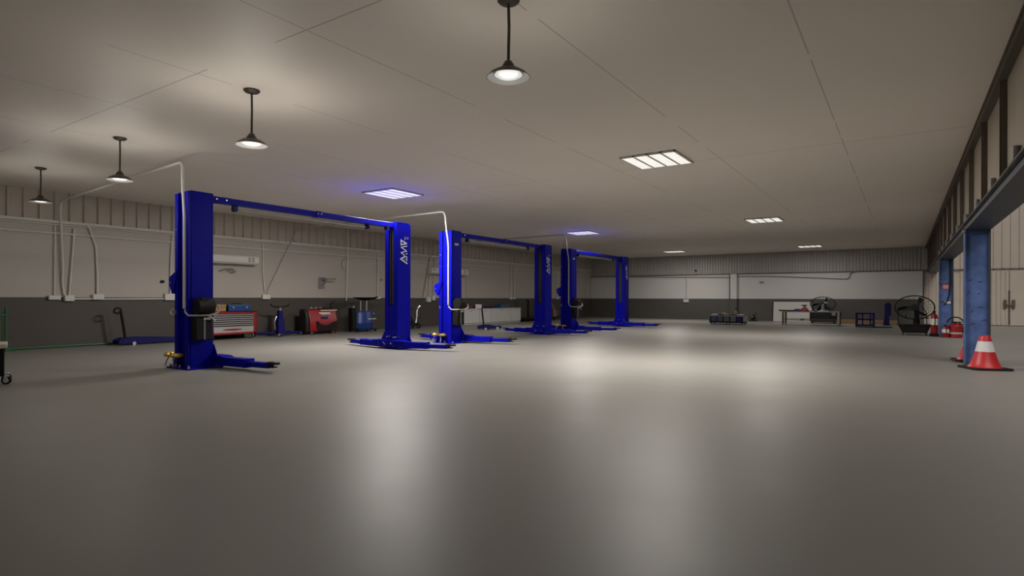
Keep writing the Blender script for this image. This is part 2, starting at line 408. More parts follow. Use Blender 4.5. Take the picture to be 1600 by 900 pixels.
# ------------------------------------------------------------------ two post lifts
SPAN = 4.8; HC = 2.99
def column_part(t, y, flip):
    k = MB()
    k.box(-.21, .21, -.19, -.165, .02, HC).box(-.21, -.185, -.19, .19, .02, HC).box(.185, .21, -.19, .19, .02, HC)
    k.box(-.21, -.085, .165, .19, .02, HC).box(.085, .21, .165, .19, .02, HC)
    k.box(-.21, -.11, -.245, -.19, .02, HC-.03).box(.10, .21, -.235, -.19, .02, HC-.01)
    k.box(-.21, .21, -.19, .19, HC-.015, HC)
    c = k.build('column', LIFT, t, bevel=.006, loc=(0, y, 0), rz=PI if flip else 0)
    MB().box(-.075, .075, .10, .15, 1.04, HC-.05).build('cable_cover', BLACK, c, smooth=False)
    MB().cyl((-.03, .168, 1.06), (-.03, .168, HC-.06), .010, 8).cyl((.05, .168, 1.06), (.05, .168, HC-.06), .008, 8).build_each('lift_cable', DGREY, c)
    b = MB(); b.box(-.38, .34, -.30, .30, 0, .025)
    b.prism([(-.36, .025), (-.21, .025), (-.21, .30)], -.21, -.17, 'y')
    bp = b.build('base_plate', LIFT, t, bevel=.004, loc=(0, y, 0), rz=PI if flip else 0)
    bo = MB()
    for (u, v) in ((-.33, -.25), (-.12, -.26), (.02, -.27), (.28, -.26), (.28, .25), (-.33, .25)):
        bo.cyl((u, v, .025), (u, v, .05), .022, 6).cyl((u, v, .05), (u, v, .075), .011, 8)
    bo.build_each('anchor_bolt', CHROME, bp)
    g = MB(); g.box(-.075, .075, .15, .195, .06, 1.03).box(-.31, .31, .195, .33, .05, .21)
    g.prism([(-.31, .21), (.31, .21), (.20, .40), (-.20, .40)], .20, .22, 'y')
    cg = g.build('carriage', LIFT, t, bevel=.006, loc=(0, y, 0), rz=PI if flip else 0)
    s = MB()
    for (u, z) in ((-.22, .28), (.0, .29), (-.14, .14), (.06, .12), (.10, .15)):
        s.cyl((u, .22 if z > .2 else .33, z), (u, .345, z), .016, 8)
    s.build_each('pivot_pin', CHROME, cg)
    return c
def arm_part(t, px, py, ang):
    k = MB(); k.cyl((0, 0, .05), (0, 0, .22), .10, 20)
    k.frustum((0, .82, -.10, .10), (0, .82, -.085, .085), .045, .185)
    k.frustum((.0, .30, -.115, .115), (.0, .22, -.10, .10), .185, .215)
    k.box(.80, .84, -.10, .10, .04, .19)
    a = k.build('arm', LIFT, t, bevel=.006, loc=(px, py, 0), rz=ang)
    s = MB(); s.box(.6, 1.36, -.062, .062, .06, .145); s.build('extension', LIFT, a, bevel=.005)
    p = MB(); p.cyl((1.36, 0, .075), (1.36, 0, .165), .05, 16); p.box(1.30, 1.50, -.062, -.03, .125, .155).box(1.30, 1.50, .03, .062, .125, .155).box(1.30, 1.46, -.05, .05, .07, .09)
    p.cyl((1.49, 0, .125), (1.49, 0, .158), .06, 16)
    p.build('pad', BLACK, a, bevel=.004)
    return a
def stroke(k, pts, w, x0, x1):       # flat strokes on a plane of constant x ; pts in (y, z)
    for (a, b) in zip(pts, pts[1:]):
        a = Vector(a); b = Vector(b); d = (b-a); n = Vector((-d.y, d.x)).normalized()*w/2; e = d.normalized()*w*.35
        q = [a-e+n, a-e-n, b+e-n, b+e+n]
        k.prism([(p.x, p.y) for p in q], x0, x1, 'x')
def logo(t, y):
    # traced marks: u to the right across the face, v upward
    def T(p): return (y - .19 + (p[0]-150)/250*.38, 2.585 - (p[1]-210)*.557/550)
    x0, x1 = .2095, .2125
    k = MB()
    stroke(k, [T(p) for p in ((355, 762), (210, 665), (312, 598))], .029, x0, x1)
    stroke(k, [T(p) for p in ((350, 700), (350, 606), (300, 596), (286, 560), (220, 518), (348, 470), (222, 392), (352, 352))], .021, x0, x1)
    stroke(k, [T(p) for p in ((335, 542), (352, 525))], .024, x0, x1)
    stroke(k, [T(p) for p in ((222, 215), (222, 340))], .026, x0, x1)
    stroke(k, [T(p) for p in ((230, 235), (352, 292), (230, 330))], .028, x0, x1)
    k.build('logo_lettering', LETTER, t, smooth=False)
    k = MB(); k.prism([T(p) for p in ((245, 665), (335, 630), (335, 705))], x0, x0+.001, 'x'); k.build('logo_infill', GREENLET, t, smooth=False)
    k = MB()
    stroke(k, [T(p) for p in ((302, 215), (302, 150), (322, 150), (322, 205))], .010, x0, x1)
    stroke(k, [T(p) for p in ((345, 152), (385, 152), (370, 185))], .010, x0, x1)
    k.build('logo_small_mark', PIPE, t, smooth=False)
def make_lift(label, y0, arms, sticker):
    near = not sticker
    t = thing('two_post_lift', label, 'car lift', (-10.1, y0, 0), 0, 'blue two post lifts in a line')
    cA = column_part(t, 0, False); cB = column_part(t, SPAN, True)
    k = MB(); k.box(-.075, .075, .12, SPAN-.12, 2.87, 2.975)
    k.prism([(.19, 2.985), (.19, 2.72), (.30, 2.86), (.62, 2.87), (.62, 2.985)], -.03, .03, 'x')
    k.prism([(SPAN-.19, 2.985), (SPAN-.19, 2.76), (SPAN-.30, 2.87), (SPAN-.5, 2.88), (SPAN-.5, 2.985)], -.03, .03, 'x')
    k.box(-.085, .085, SPAN*.52-.07, SPAN*.52+.07, 2.862, 2.983)
    cb = k.build('crossbeam', LIFT, t, bevel=.004)
    bo = MB()
    for yy in (SPAN*.52-.04, SPAN*.52+.04, .32, .5): bo.cyl((.075, yy, 2.93), (.09, yy, 2.93), .014, 8)
    bo.build_each('beam_bolt', CHROME, cb)
    k = MB()
    for yy in (.70, SPAN-.95):
        k.box(-.02, .02, yy-.05, yy+.05, 2.79, 2.87).cyl((-.04, yy, 2.80), (.04, yy, 2.80), .045, 16)
    k.build_each('bar_bracket', NAVY, cb)
    MB().cyl((0, .74, 2.80), (0, SPAN-.98, 2.80), .018, 12).build('shutoff_bar', PIPE, t)
    MB().cyl((.02, SPAN-.36, 2.90), (.02, SPAN-.36, 2.80), .06, 16).build('pulley', BLACK, cb)
    for (col, side, deg) in arms:
        yy = .25 if col == 0 else SPAN-.25
        arm_part(t, side*.24, yy, math.radians(deg))
    # power unit on the +x face of the near column
    pu = MB(); pu.box(.215, .39, -.20, .09, .49, .87); pu.cyl((.31, -.13, .87), (.31, -.13, .93), .05); pu.cyl((.31, .02, .87), (.31, .02, .93), .05)
    p = pu.build('power_unit', BLACK, t, bevel=.015)
    MB().tube([(.33, -.17, 1.05), (.33, -.16, 1.05), (.33, .05, 1.05), (.33, .10, 1.05)], .135, 24).box(.24, .42, -.12, .0, 1.02, 1.20).build('motor', BLACK, p)
    MB().box(.39, .394, -.07, .04, .83, .865).build('white_plate', WHITE, p, smooth=False)
    MB().box(.39, .398, -.07, -.045, .50, .82).build('tank_rib', GREY, p, smooth=False)
    MB().box(.212, .25, -.15, -.02, .9, 1.13).build('mounting_plate', NAVY, p, bevel=.004)
    pts = [(.12, -.24, 1.02), (.14, -.25, .96), (.22, -.24, .90), (.38, -.16, .90), (.48, -.02, .905), (.49, .10, .94), (.46, .17, 1.0), (.36, .18, 1.07), (.28, .13, 1.10)]
    MB().tube(pts, .015, 8).build('power_cable', PIPE, t)
    MB().tube([(.42, -.02, .90), (.45, .03, .86), (.45, .09, .81)], .014, 8).build('oil_hose', PIPE, t)
    # safety latch bracket and handle on the outer face of the near column
    MB().prism([(-.36, 1.54), (-.10, 1.66), (-.10, 1.60), (-.21, 1.28), (-.25, 1.26), (-.36, 1.42)], -.27, -.225, 'y').build('latch_bracket', LIFT, t, bevel=.005)
    MB().cyl((-.30, -.275, 1.45), (-.30, -.24, 1.45), .018, 10).cyl((-.16, -.25, 2.35), (-.16, -.22, 2.35), .018, 10).cyl((-.16, -.25, 2.05), (-.16, -.22, 2.05), .012, 8).box(-.19, -.15, -.25, -.22, .92, .99).build_each('latch_fitting', CHROME, t)
    if near: MB().tube([(-.27, -.24, 1.0), (-.33, -.25, .985), (-.34, -.25, .95), (-.30, -.25, .91), (-.24, -.24, .90)], .013, 8).build('release_handle', PIPE, t)
    k = MB(); k.lathe([(0, 0), (.085, 0), (.085, .03), (.05, .07), (0, .07)], 20, (-.33, -.27, .20)).lathe([(0, 0), (.10, 0), (.10, .03), (.06, .06), (0, .06)], 20, (-.05, -.28, .20)).box(-.33, -.05, -.29, -.26, .21, .25)
    k.build_each('arm_lock', BRASS, t)
    MB().tube([(-.30, -.29, .20), (-.36, -.30, .12), (-.41, -.30, .035)], .012, 8).tube([(-.08, -.33, .2), (-.06, -.34, .1), (-.09, -.33, .03)], .012, 8).build_each('lock_hose', PIPE, t)
    logo(cB, 0)
    cB_l = [o for o in cB.children if o.name.startswith('logo')]
    for o in cB_l:                      # column B is turned half round: bring the marks to its +x side
        o.rotation_euler.z = PI
    if sticker:
        MB().box(.2095, .212, -.10, .06, 2.60, 2.66).build('sticker', PIPE, cA, smooth=False)
    return t
make_lift('nearest blue two-post lift, beside the red tool chest on the left', 5.33,
          [(0, 1, 5), (0, -1, 150), (1, -1, 169), (1, 1, 12)], False)
make_lift('middle blue two-post lift in front of the white wall cabinets', 12.14,
          [(0, 1, 10), (0, -1, 165), (1, -1, 164), (1, 1, 20)], True)
make_lift('farthest blue two-post lift near the back left corner', 18.8,
          [(0, 1, 14), (0, -1, 162), (1, -1, 165), (1, 1, 4)], True)
# ------------------------------------------------------------------ conduits
def ell(pts, r=.08):          # round the corners of a polyline
    pts = [Vector(p) for p in pts]; out = [pts[0]]
    for i in range(1, len(pts)-1):
        a, b, c = pts[i-1], pts[i], pts[i+1]
        r1 = min(r, (a-b).length*.45, (c-b).length*.45)
        p = b+(a-b).normalized()*r1; q = b+(c-b).normalized()*r1
        for j in range(5):
            s = j/4; out.append((1-s)**2*p + 2*s*(1-s)*b + s*s*q)
    out.append(pts[-1]); return out
def conduit(label, pts, r=.022, boxes=(), m=WPIPE, group='grey conduits', bm=WHITE, rr=.1):
    o = tag(MB().tube(ell(pts, rr), r, 10).build('conduit', m), label, 'conduit', group)
    for (p, s) in boxes:
        MB().box(p[0]-s[0], p[0]+s[0], p[1]-s[1], p[1]+s[1], p[2]-s[2], p[2]+s[2]).build('junction_box', bm, o, bevel=.008)
    return o
XW = XL+.035
def W(px, py):          # point on the left wall
    yy, d = on_x(px, XW); return (XW, yy, zat(px, py, d))
def bx(px, py, s=(.05, .11, .05)): return (W(px, py), s)
for (y0, lab, ye) in ((5.33, 'white conduit from nearest lift motor up to the ceiling and left to the wall', 5.62),
                  (12.14, 'white conduit rising from middle lift motor and crossing under the ceiling', 12.2),
                  (18.8, 'white conduit rising from farthest lift motor to the ceiling', 18.9)):
    X0, Y0 = -9.975, y0-.255
    P = [(X0, Y0, 1.02), (X0, Y0, 2.6), (X0-.10, Y0+.02, 3.1), (X0-.18, Y0+.06, 3.50), (XW+.03, ye, 3.50)]
    if y0 < 6: P += [(XW+.03, ye, 3.2), (XW+.03, ye+.05, 1.9), W(97, 440), W(101, 467), W(158, 467)]
    elif y0 < 13: P += [W(417, 458)]
    else: P += [W(661, 466)]
    conduit(lab, P, .024, [bx(415, 464, (.06, .13, .07))] if 6 < y0 < 13 else (), m=WPIPE if y0 < 6 else PIPE, group='white lift conduits', rr=.14)  # farther lift conduits take the darkened colour, against glare from the panels
conduit('thin vertical conduit just left of the white lift conduit on left wall', [W(86, 352), W(85, 462)], .014, [bx(85, 465, (.04, .12, .05))])
conduit('short vertical conduit with white box right of the white lift conduit', [W(116, 357), W(113, 400), W(108, 462)], .024, [bx(108, 466, (.05, .10, .07))])
conduit('bent conduit dropping from a short level run to a double socket', [W(100, 349), W(137, 350), W(150, 386), W(152, 430), W(152, 460)], .024, [bx(153, 464, (.05, .12, .07))])
conduit('level conduit along the top of the grey paint, left of nearest lift', [W(158, 467.5), W(260, 467)], .020)
conduit('straight vertical conduit with box beside the nearest lift outer edge', [W(270, 362), W(267, 400), W(266, 462)], .02, [bx(265, 464, (.05, .14, .09))])
conduit('leaning conduit right of the air conditioner down to a white box', [W(411, 378), W(411, 430), W(414, 458)], .018)
conduit('vertical conduit with a loop of loose cable on left wall', [W(543, 358), W(543, 405), W(541, 470)], .022)
MB().tube([W(541, 402), W(535, 408), W(533.5, 415), W(537, 421)], .010, 6).build('loose_cable', GREY, [o for o in COL.objects if o.get('label', '').startswith('vertical conduit with a loop')][0])
conduit('vertical conduit left of the nearest lift logo post', [W(591, 394), W(590, 462)], .02, [bx(590, 465, (.05, .12, .05))])
conduit('vertical conduit right of the nearest lift ending in a tap box', [W(672, 404), W(670, 462)], .022, [bx(669, 468, (.06, .12, .10))])
conduit('vertical conduit under the left end of the second air conditioner', [W(679, 404), W(677, 466)], .022, [bx(677, 466, (.05, .09, .09))])
conduit('thin vertical conduit under the right end of second air conditioner', [W(729, 432), W(729, 466)], .014)
conduit('left one of the paired conduits above the white cabinets', [W(798, 415), W(798, 465)], .028, [bx(798, 466, (.04, .09, .05))])
conduit('right one of the paired conduits above the white cabinets', [W(803.5, 415), W(803.5, 465)], .028, [bx(803.5, 466, (.04, .09, .05))])
conduit('vertical conduit seen between the middle and farthest lifts', [W(870, 424), W(870.5, 464)], .03, [bx(870.5, 466, (.05, .14, .05))])
conduit('vertical conduit near the back left corner behind the farthest lift', [W(917.5, 440), W(918, 466)], .03)
# long level conduit high along the left wall and round to the back wall
conduit('long level conduit running the whole left wall below the ledge', [(XW, -2, 2.72), (XW, YB-.3, 2.72)], .022, group='long level conduits')
conduit('second long level conduit just under the corrugated sheet of left wall', [(XW, -2, 2.93), (XW, YB-.25, 2.93), (XW, YB-.25, 2.52), (-13.5, YB-.06, 2.52)], .016, group='long level conduits')
YW = YB-.045
def B(px, py):
    xx, d = on_y(px, YW); return (xx, YW, zat(px, py, d))
conduit('long level conduit along the back wall with a step near its right end', [B(945, 433), B(1142, 433.5), B(1155, 432), B(1215, 432), B(1322, 436), B(1327, 434), B(1329, 426.5), B(1340, 424)], .022, m=GREY, group='long level conduits', rr=.05)
conduit('drop conduit with a white socket on back wall left of the pilaster', [B(1072, 434), B(1072, 466)], .018, [(B(1072, 470), (.16, .03, .09))], m=PIPE)
# small wall fittings
def dotplate(name, label, p, s, m, cat, group=None):
    return tag(MB().box(p[0]-s[0], p[0]+s[0], p[1]-s[1], p[1]+s[1], p[2]-s[2], p[2]+s[2]).build(name, m, bevel=.006), label, cat, group)
dotplate('wall_outlet', 'small black outlet left of the nearest lift on white wall', W(254, 440), (.03, .04, .035), BLACK, 'outlet')
dotplate('wall_outlet', 'small dark outlet left of the nearest lift logo post', W(596, 437), (.03, .03, .03), GREY, 'outlet')
dotplate('wall_outlet', 'dark box fixed to left wall beside the middle lift', W(683, 448), (.04, .07, .06), BLACK, 'outlet')
dotplate('wall_sensor', 'tiny dark sensor high on the corrugated back wall', B(1087, 423), (.05, .05, .045), BLACK, 'sensor')
dotplate('wall_sensor', 'small dark fitting on back wall right of the pilaster', B(1190, 441), (.10, .05, .035), GREY, 'sensor')
t = thing('wall_bracket', 'grey swivel bracket on left wall above the red machine', 'bracket', W(503, 442))
MB().box(-.035, .0, -.12, .12, -.20, .20).build('back_plate', GREY, t, bevel=.005)
MB().box(0, .28, -.03, .03, .10, .16).tube([(0, -.02, -.12), (.12, .05, .0), (.2, .0, .1)], .02, 8).build('bracket_arm', GREY, t)
MB().cyl((.26, 0, .13), (.30, .35, .15), .028, 10).build('bracket_tip', GREY, t)
t = thing('pipe_stub', 'bent pipe stubs on left wall under the first air conditioner', 'pipe', W(355, 423))
MB().tube([(0, -.25, -.02), (.05, -.15, .03), (.05, -.02, .06), (.04, .05, -.02)], .018, 8).build('left_stub', GREY, t)
MB().tube([(0, .05, .05), (.05, .15, .05), (.05, .25, -.02), (.02, .10, -.05)], .018, 8).build('right_stub', GREY, t)
# air conditioners
def air_con(label, pl, pr, pyt, pyb, pref):
    xf = XL+.26; ya, _ = on_x(pl, xf); yb_, d = on_x(pr, xf)
    zt = zat(pr, pyt, d); zb = zat(pr, pyb, d); w = yb_-ya; h = zt-zb
    t = thing('air_conditioner', label, 'air conditioner', (XL, ya, zb), 0, 'wall air conditioners')
    k = MB(); k.prism([(0, 0), (.20, 0), (.26, h*.22), (.26, h*.85), (.22, h), (0, h)], 0, w, 'y'); k.build('body', WHITE, t, bevel=.01)
    MB().box(.19, .255, .1, w-.14, .005, .035).build('air_flap', PIPE, t, bevel=.004)
    k = MB()
    for i in range(2):
        for j in range(2): k.box(.258, .266, w-.36+i*.12, w-.28+i*.12, h*.34+j*h*.26, h*.34+j*h*.26+h*.17)
    k.build('badge', GREY, t, smooth=False)
    MB().box(.258, .265, .06, .22, h*.62, h*.76).build('display', GREY, t, smooth=False)
    return t
air_con('white air conditioner above the red tool chest', 312, 405, 401, 414.5, 0)
air_con('white air conditioner behind the left post of the middle lift', 675, 732, 421.5, 431, 0)
# ------------------------------------------------------------------ left wall equipment (front faces +x: rz = 90 deg, local x = world y, local -y = world +x)
RZ = PI/2
def wallthing(name, label, cat, pl, pr, xf, group=None):
    """origin at the centre of the front foot line; returns thing, width"""
    a, _ = on_x(pl, xf); b, _ = on_x(pr, xf)
    return thing(name, label, cat, (xf, (a+b)/2, 0), RZ, group), b-a
# red tool chest
t, w = wallthing('tool_chest', 'red tool chest on casters with steel drawers by left wall', 'tool chest', 329, 401, -16.05)
hw = w/2; zb, zt = .14, .79
k = MB(); k.box(-hw, hw, .02, .62, zb, zb+.05).box(-hw, hw, .02, .62, zt-.05, zt).box(-hw, -hw+.09, 0, .62, zb, zt).box(hw-.09, hw, 0, .62, zb, zt).box(-hw, hw, .56, .62, zb, zt).box(-hw, hw, 0, .03, zt-.055, zt).box(-hw, hw, 0, .03, zb, zb+.05)
k.build('body', RED, t, bevel=.008)
MB().box(-hw+.09, hw-.09, .05, .06, zb+.05, zt-.05).build('drawer_gap', BLACK, t, smooth=False)
zs = [zt-.065-i*.058 for i in range(8)]
for i in range(7):
    z1 = zs[i]; z0 = z1-.034 if i < 6 else zb+.055
    d_ = MB().box(-hw+.095, hw-.095, .0, .05, z0, z1).build('drawer', STEEL, t, bevel=.004)
    MB().box(-hw+.12, hw-.12, -.012, .0, z1-.010, z1).build('drawer_handle', CHROME, d_, smooth=False)
    if i == 6: MB().lathe([(0, 0), (1, 0), (.9, .006), (0, .006)], 24, M=Matrix.Translation((-.05, 0, (z0+z1)/2-.005)) @ Matrix.Rotation(PI/2, 4, 'X') @ Matrix.Diagonal((.30, .028, 1.5, 1))).build('badge', RED, d_)
MB().box(-hw-.01, hw+.01, -.01, .63, zt, zt+.015).build('top_mat', BLACK, t, bevel=.004)
for sx in (-hw+.12, hw-.12):
    for sy in (.10, .52): caster('caster', t, sx, sy, .062)
MB().tube([(hw+.01, .1, .6), (hw+.07, .1, .6), (hw+.07, .5, .6), (hw+.01, .5, .6)], .014, 8).build('side_handle', CHROME, t)
tc_y = t.location.y; tcz = zt+.015
def boxcase(name, label, cat, loc, w, d, h, m, lid, rz=RZ, handle=True):
    q = thing(name, label, cat, loc, rz)
    MB().box(-w/2, w/2, 0, d, 0, h*.6).build('body', m, q, bevel=.012)
    MB().box(-w/2-.004, w/2+.004, -.004, d+.004, h*.6, h).build('lid', lid, q, bevel=.014)
    if handle: MB().tube(ell([(-w*.2, d/2, h), (-w*.2, d/2, h+.035), (w*.2, d/2, h+.035), (w*.2, d/2, h)], .02), .010, 8).build('handle', BLACK, q)
    l = MB()
    for sx in (-w*.3, w*.3): l.box(sx-.03, sx+.03, -.014, .0, h*.45, h*.72)
    l.build_each('latch', CHROME, q, smooth=False)
    return q
ya, _ = on_x(336, -15.95); yb_, _ = on_x(355, -15.95)
boxcase('tool_case', 'tan tool case with dark lid on the red tool chest', 'tool case', (-16.12, (ya+yb_)/2-.04, tcz), yb_-ya+.22, .38, .20, TAN, TAN)
ya, _ = on_x(361, -15.95); yb_, _ = on_x(399, -15.95)
boxcase('tool_case', 'blue tool case beside the tan one on the red tool chest', 'tool case', (-16.12, (ya+yb_)/2, tcz), (yb_-ya)*.92, .38, .19, BLUE2, CYAN)
# transmission jack
t, w = wallthing('transmission_jack', 'blue upright transmission jack with black saddle beside red tool chest', 'jack', 425, 451, -16.1)
MB().frustum((-.13, .13, -.10, .14), (-.10, .10, -.06, .10), .06, .55).cyl((0, .02, .3), (0, .02, .80), .085, 20).build('body', NAVY, t, bevel=.01)
MB().cyl((0, .02, .80), (0, .02, .92), .045, 16).build('ram', CHROME, t)
MB().tube([(-.34, .02, 1.0), (-.28, .02, .95), (-.14, .02, .92), (0, .02, .91), (.14, .02, .92), (.28, .02, .95), (.34, .02, 1.0)], .022, 10).box(-.12, .12, -.06, .1, .90, .93).build('saddle', BLACK, t)
for (sx, sy) in ((-.62, .42), (.62, .42), (-.20, -.25), (.75, -.0)):
    lg = MB().tube([(0, .02, .10), (sx, sy, .10)], .042, 8).build('leg', NAVY, t)
    q = caster('caster', t, sx, sy, .045)
MB().tube([(-.18, -.02, .2), (-.24, -.05, .45), (-.16, -.03, .62)], .014, 8).build('pump_lever', CHROME, t)
# red ac service machine
t, w = wallthing('service_machine', 'red wheeled workshop service machine with black panel by left wall', 'machine', 480, 527, -15.95)
hw = w/2
k = MB()
prof = [(.0, .10), (-.02, .2), (.0, .5), (.10, .80), (.16, .83), (.36, .83), (.39, .8), (.39, .10)]
k.prism(prof, -hw+.12, hw, 'x'); k.build('front_shell', RED, t, bevel=.03)
k = MB(); k.prism([(.02, .07), (.03, .62), (.10, .82), (.33, .85), (.40, .8), (.40, .07)], -hw-.02, -hw+.12, 'x'); k.build('side_shell', DARK, t, bevel=.04)
k = MB(); k.prism([(.05, .07), (.10, .78), (.33, .82), (.40, .78), (.40, .07)], hw, hw+.07, 'x'); k.build('side_panel', DARK, t, bevel=.02)
k = MB(); k.prism([(-hw+.42, .13), (hw-.12, .13), (hw-.04, .2), (hw-.04, .42)] + [(.12+.34*math.cos(a), .50-.2*math.sin(a)) for a in [PI*i/10 for i in range(2, 10)]] + [(-hw+.36, .42), (-hw+.36, .2)], -.045, .05, 'y')
k.build('grille', BLACK, t, smooth=False)
k = MB(); k.prism([(-.06, .84), (.62, .84), (.60, .86), (-.02, .86)], .1, .36, 'y'); k.build('top_panel', DARK, t, bevel=.01)
k = MB()
for sx in (-.3, -.12, .06): k.lathe([(0, 0), (.06, 0), (.06, .03), (.03, .045), (0, .045)], 14, (sx, .2, .85))
k.build_each('gauge', CHROME, t)
M_ = Matrix.Translation((.10, .03, .685)) @ Matrix.Rotation(math.radians(-18), 4, 'X')
k = MB(); k.box(-.22, .22, -.012, .0, -.01, .025, M_); k.box(-.14, .26, -.012, .0, -.045, -.03, M_)
k.build('white_lettering', LETTER, t, smooth=False)
MB().box(-.06, .22, -.03, .0, .49, .58, Matrix.Translation((0, .02, 0))).build('display', SCREEN, t, bevel=.006)
MB().prism([(-.06, .80), (.64, .80), (.62, .765), (-.02, .765)], .055, .12, 'y').build('light_band', CREAM, t, smooth=False)
MB().tube([(hw+.03, .35, .8), (hw+.03, .38, 1.02), (hw+.10, .36, 1.03), (hw+.16, .34, 1.10)], .022, 8).build('push_handle', BLACK, t)
for (sx, sy) in ((-hw+.25, .06), (hw-.08, .08), (-hw+.05, .34), (hw-.05, .34)): caster('caster', t, sx, sy, .05)
# oil drainer
t, w = wallthing('oil_drainer', 'blue oil drainer drum with black catch pan by left wall', 'oil drainer', 553, 580, -16.1)
r = w/2
MB().lathe([(0, .09), (r*.92, .09), (r, .13), (r, .30), (r*1.01, .31), (r, .32), (r, .66), (r*.9, .72), (r*.3, .75), (0, .75)], 32, (0, 0, 0), 1, .72).build('drum', BLUE2, t)
MB().cyl((-.10, 0, .72), (-.10, 0, 1.10), .035, 12).cyl((.16, -.02, .70), (.16, -.02, 1.14), .04, 12).build_each('riser', CHROME, t)
MB().lathe([(.05, 1.10), (.30, 1.14), (.50, 1.20), (.52, 1.22), (.50, 1.215), (.28, 1.16), (0, 1.15)], 28, (.14, 0, 0), 1, .6).build('catch_pan', BLACK, t)
MB().tube([(.5, .0, 1.2), (.62, -.05, 1.235), (.72, -.02, 1.23)], .02, 8).build('pan_spout', BLACK, t)
MB().box(-r-.16, -r+.02, -.12, .12, .10, .85).build('side_tank', BLACK, t, bevel=.02)
MB().cyl((-r-.07, -.06, .85), (-r-.07, -.06, .92), .05, 12).cyl((r+.02, -.05, .62), (r+.07, -.05, .64), .04, 12).build_each('valve', CHROME, t)
MB().box(-.02, .36, -r*.76, -r*.66, .44, .465).build('white_stripe', WHITE, t, smooth=False)
MB().box(-r*1.1, r*1.1, -.26, .26, .07, .10).build('base', BLACK, t, bevel=.01)
for (sx, sy) in ((-r, -.2), (r+.02, -.2), (-r, .2), (r, .2)): caster('caster', t, sx, sy, .035, BLACK)
# hand truck like unit behind the nearest lift
t, w = wallthing('wheeled_reel', 'black wheeled hose reel with grey curved handle behind nearest lift', 'hose reel', 634, 654, -16.1)
MB().box(-.35, .30, -.1, .25, .10, .22).box(-.3, .1, 0, .2, .22, .34).build('base', BLACK, t, bevel=.03)
MB().tube([(.26, .05, .20), (.32, .05, .45), (.33, .05, .68), (.38, .05, .82), (.46, .05, .88)], .042, 10).build('curved_handle', CHROME, t)
MB().tube([(-.3, .0, .3), (-.25, 0, .55), (-.12, 0, .72), (.02, 0, .80)], .02, 8).tube([(-.35, -.05, .52), (-.2, -.05, .50), (-.05, -.05, .36)], .02, 8).build_each('hose', BLACK, t)
MB().cyl((.32, .05, .42), (.55, .05, .40), .015, 8).build_each('lever', BLACK, t)
for sx in (-.15, .22):
    wv = MB().cyl((sx-.03, -.13, .09), (sx+.03, -.13, .09), .09, 18).build('wheel', BLACK, t)
    MB().cyl((sx-.035, -.13, .09), (sx+.035, -.13, .09), .05, 14).build('hub', CHROME, wv)
# floor jacks
def floor_jack(name, label, loc, rz, m, L=1.5, tagged=False):
    q = thing(name, label, 'floor jack', loc, rz, 'blue floor jacks')
    k = MB()
    for s in (-1, 1):
        k.prism([(-.08, .04), (min(.35, L*.4), .03), (L, .05), (L, .09), (L*.55, .15), (min(.5, L*.45), .19), (.05, .18), (-.08, .14)], s*.16-.018, s*.16+.018, 'y')
    k.box(-.05, .45, -.16, .16, .05, .13)
    k.build('frame', m, q, bevel=.005)
    MB().prism([(.35, .10), (L-.1, .08), (L-.05, .12), (.42, .17)], -.06, .06, 'y').cyl((L-.08, 0, .10), (L-.08, 0, .15), .075, 18).build('lift_arm', m, q)
    h = MB().tube([(.14, 0, .14), (.08, 0, .55), (.03, 0, .86)], .032, 10).build('handle', BLACK, q)
    MB().tube(ell([(.03, 0, .82), (.03, 0, .93), (-.10, 0, .93), (-.13, 0, .82), (-.03, 0, .80), (.03, 0, .84)], .05), .025, 8).build('grip', BLACK, h)
    if tagged: MB().box(-.20, .03, -.055, -.035, .80, .96).build('white_tag', WHITE, h, smooth=False)
    for (sx, r_) in ((.25, .045), (L-.12, .06)):
        for s in (-1, 1): MB().cyl((sx, s*.19, r_), (sx, s*.23, r_), r_, 16).build('wheel', CHROME if sx < 1 else BLACK, q)
    return q
yj, _ = on_x(181, -16.35)
floor_jack('floor_jack', 'blue floor jack with black handle along left wall', (-16.35, yj+.08, 0), RZ, NAVY, 2.0)
xj, yj = floor_at(750, 515)
q = floor_jack('floor_jack', 'blue floor jack with white tag on its handle before white cabinets', (xj, yj, 0), math.radians(30), NAVY, .82, True)
for ch in q.children:
    if ch.name.startswith('handle'): ch.rotation_euler.y = .04
# green hose and green pipe stand
tag(MB().tube([(XL+.03, 3.0, .03), (XL+.025, 5, .028), (XL+.03, 7, .03), (XL+.03, 10.5, .028)], .025, 8).build('garden_hose', GREEN), 'green hose lying along the foot of left wall', 'hose')
yg, _ = on_x(3.5, -16.5)
t = thing('pipe_stand', 'green pipe stand by left wall at the left picture edge', 'stand', (-16.5, yg, 0))
for i, yy in enumerate((-.16, -.05, .065)):
    MB().cyl((0, yy, .02), (0, yy, .98 - .06*(i == 0)), .025, 10).build('post', GREEN, t)
MB().cyl((0.03, -.3, .80), (0.03, .14, .80), .02, 10).build('crossbar', GREEN, t)
MB().box(-.15, .15, -.3, .2, 0, .02).build('base', GREEN, t, bevel=.005)
# cart cut by the left edge
xc, yc = floor_at(10, 602)
t = thing('tool_cart', 'dark tool cart with pale top cut off by the left picture edge', 'cart', (xc, yc, 0), math.radians(74))
MB().box(-.85, -.03, .05, .55, .12, .50).build('body', DARK, t, bevel=.01)
MB().box(-.87, .01, .02, .58, .50, .565).build('top', CREAM, t, bevel=.012)
for sx in (-.78, .0):
    for sy in (.12, .48): caster('caster', t, sx, sy, .055, WHITE, 1.2)
MB().box(-.05, -.02, .03, .07, .12, .50).build('post', BLACK, t, smooth=False)
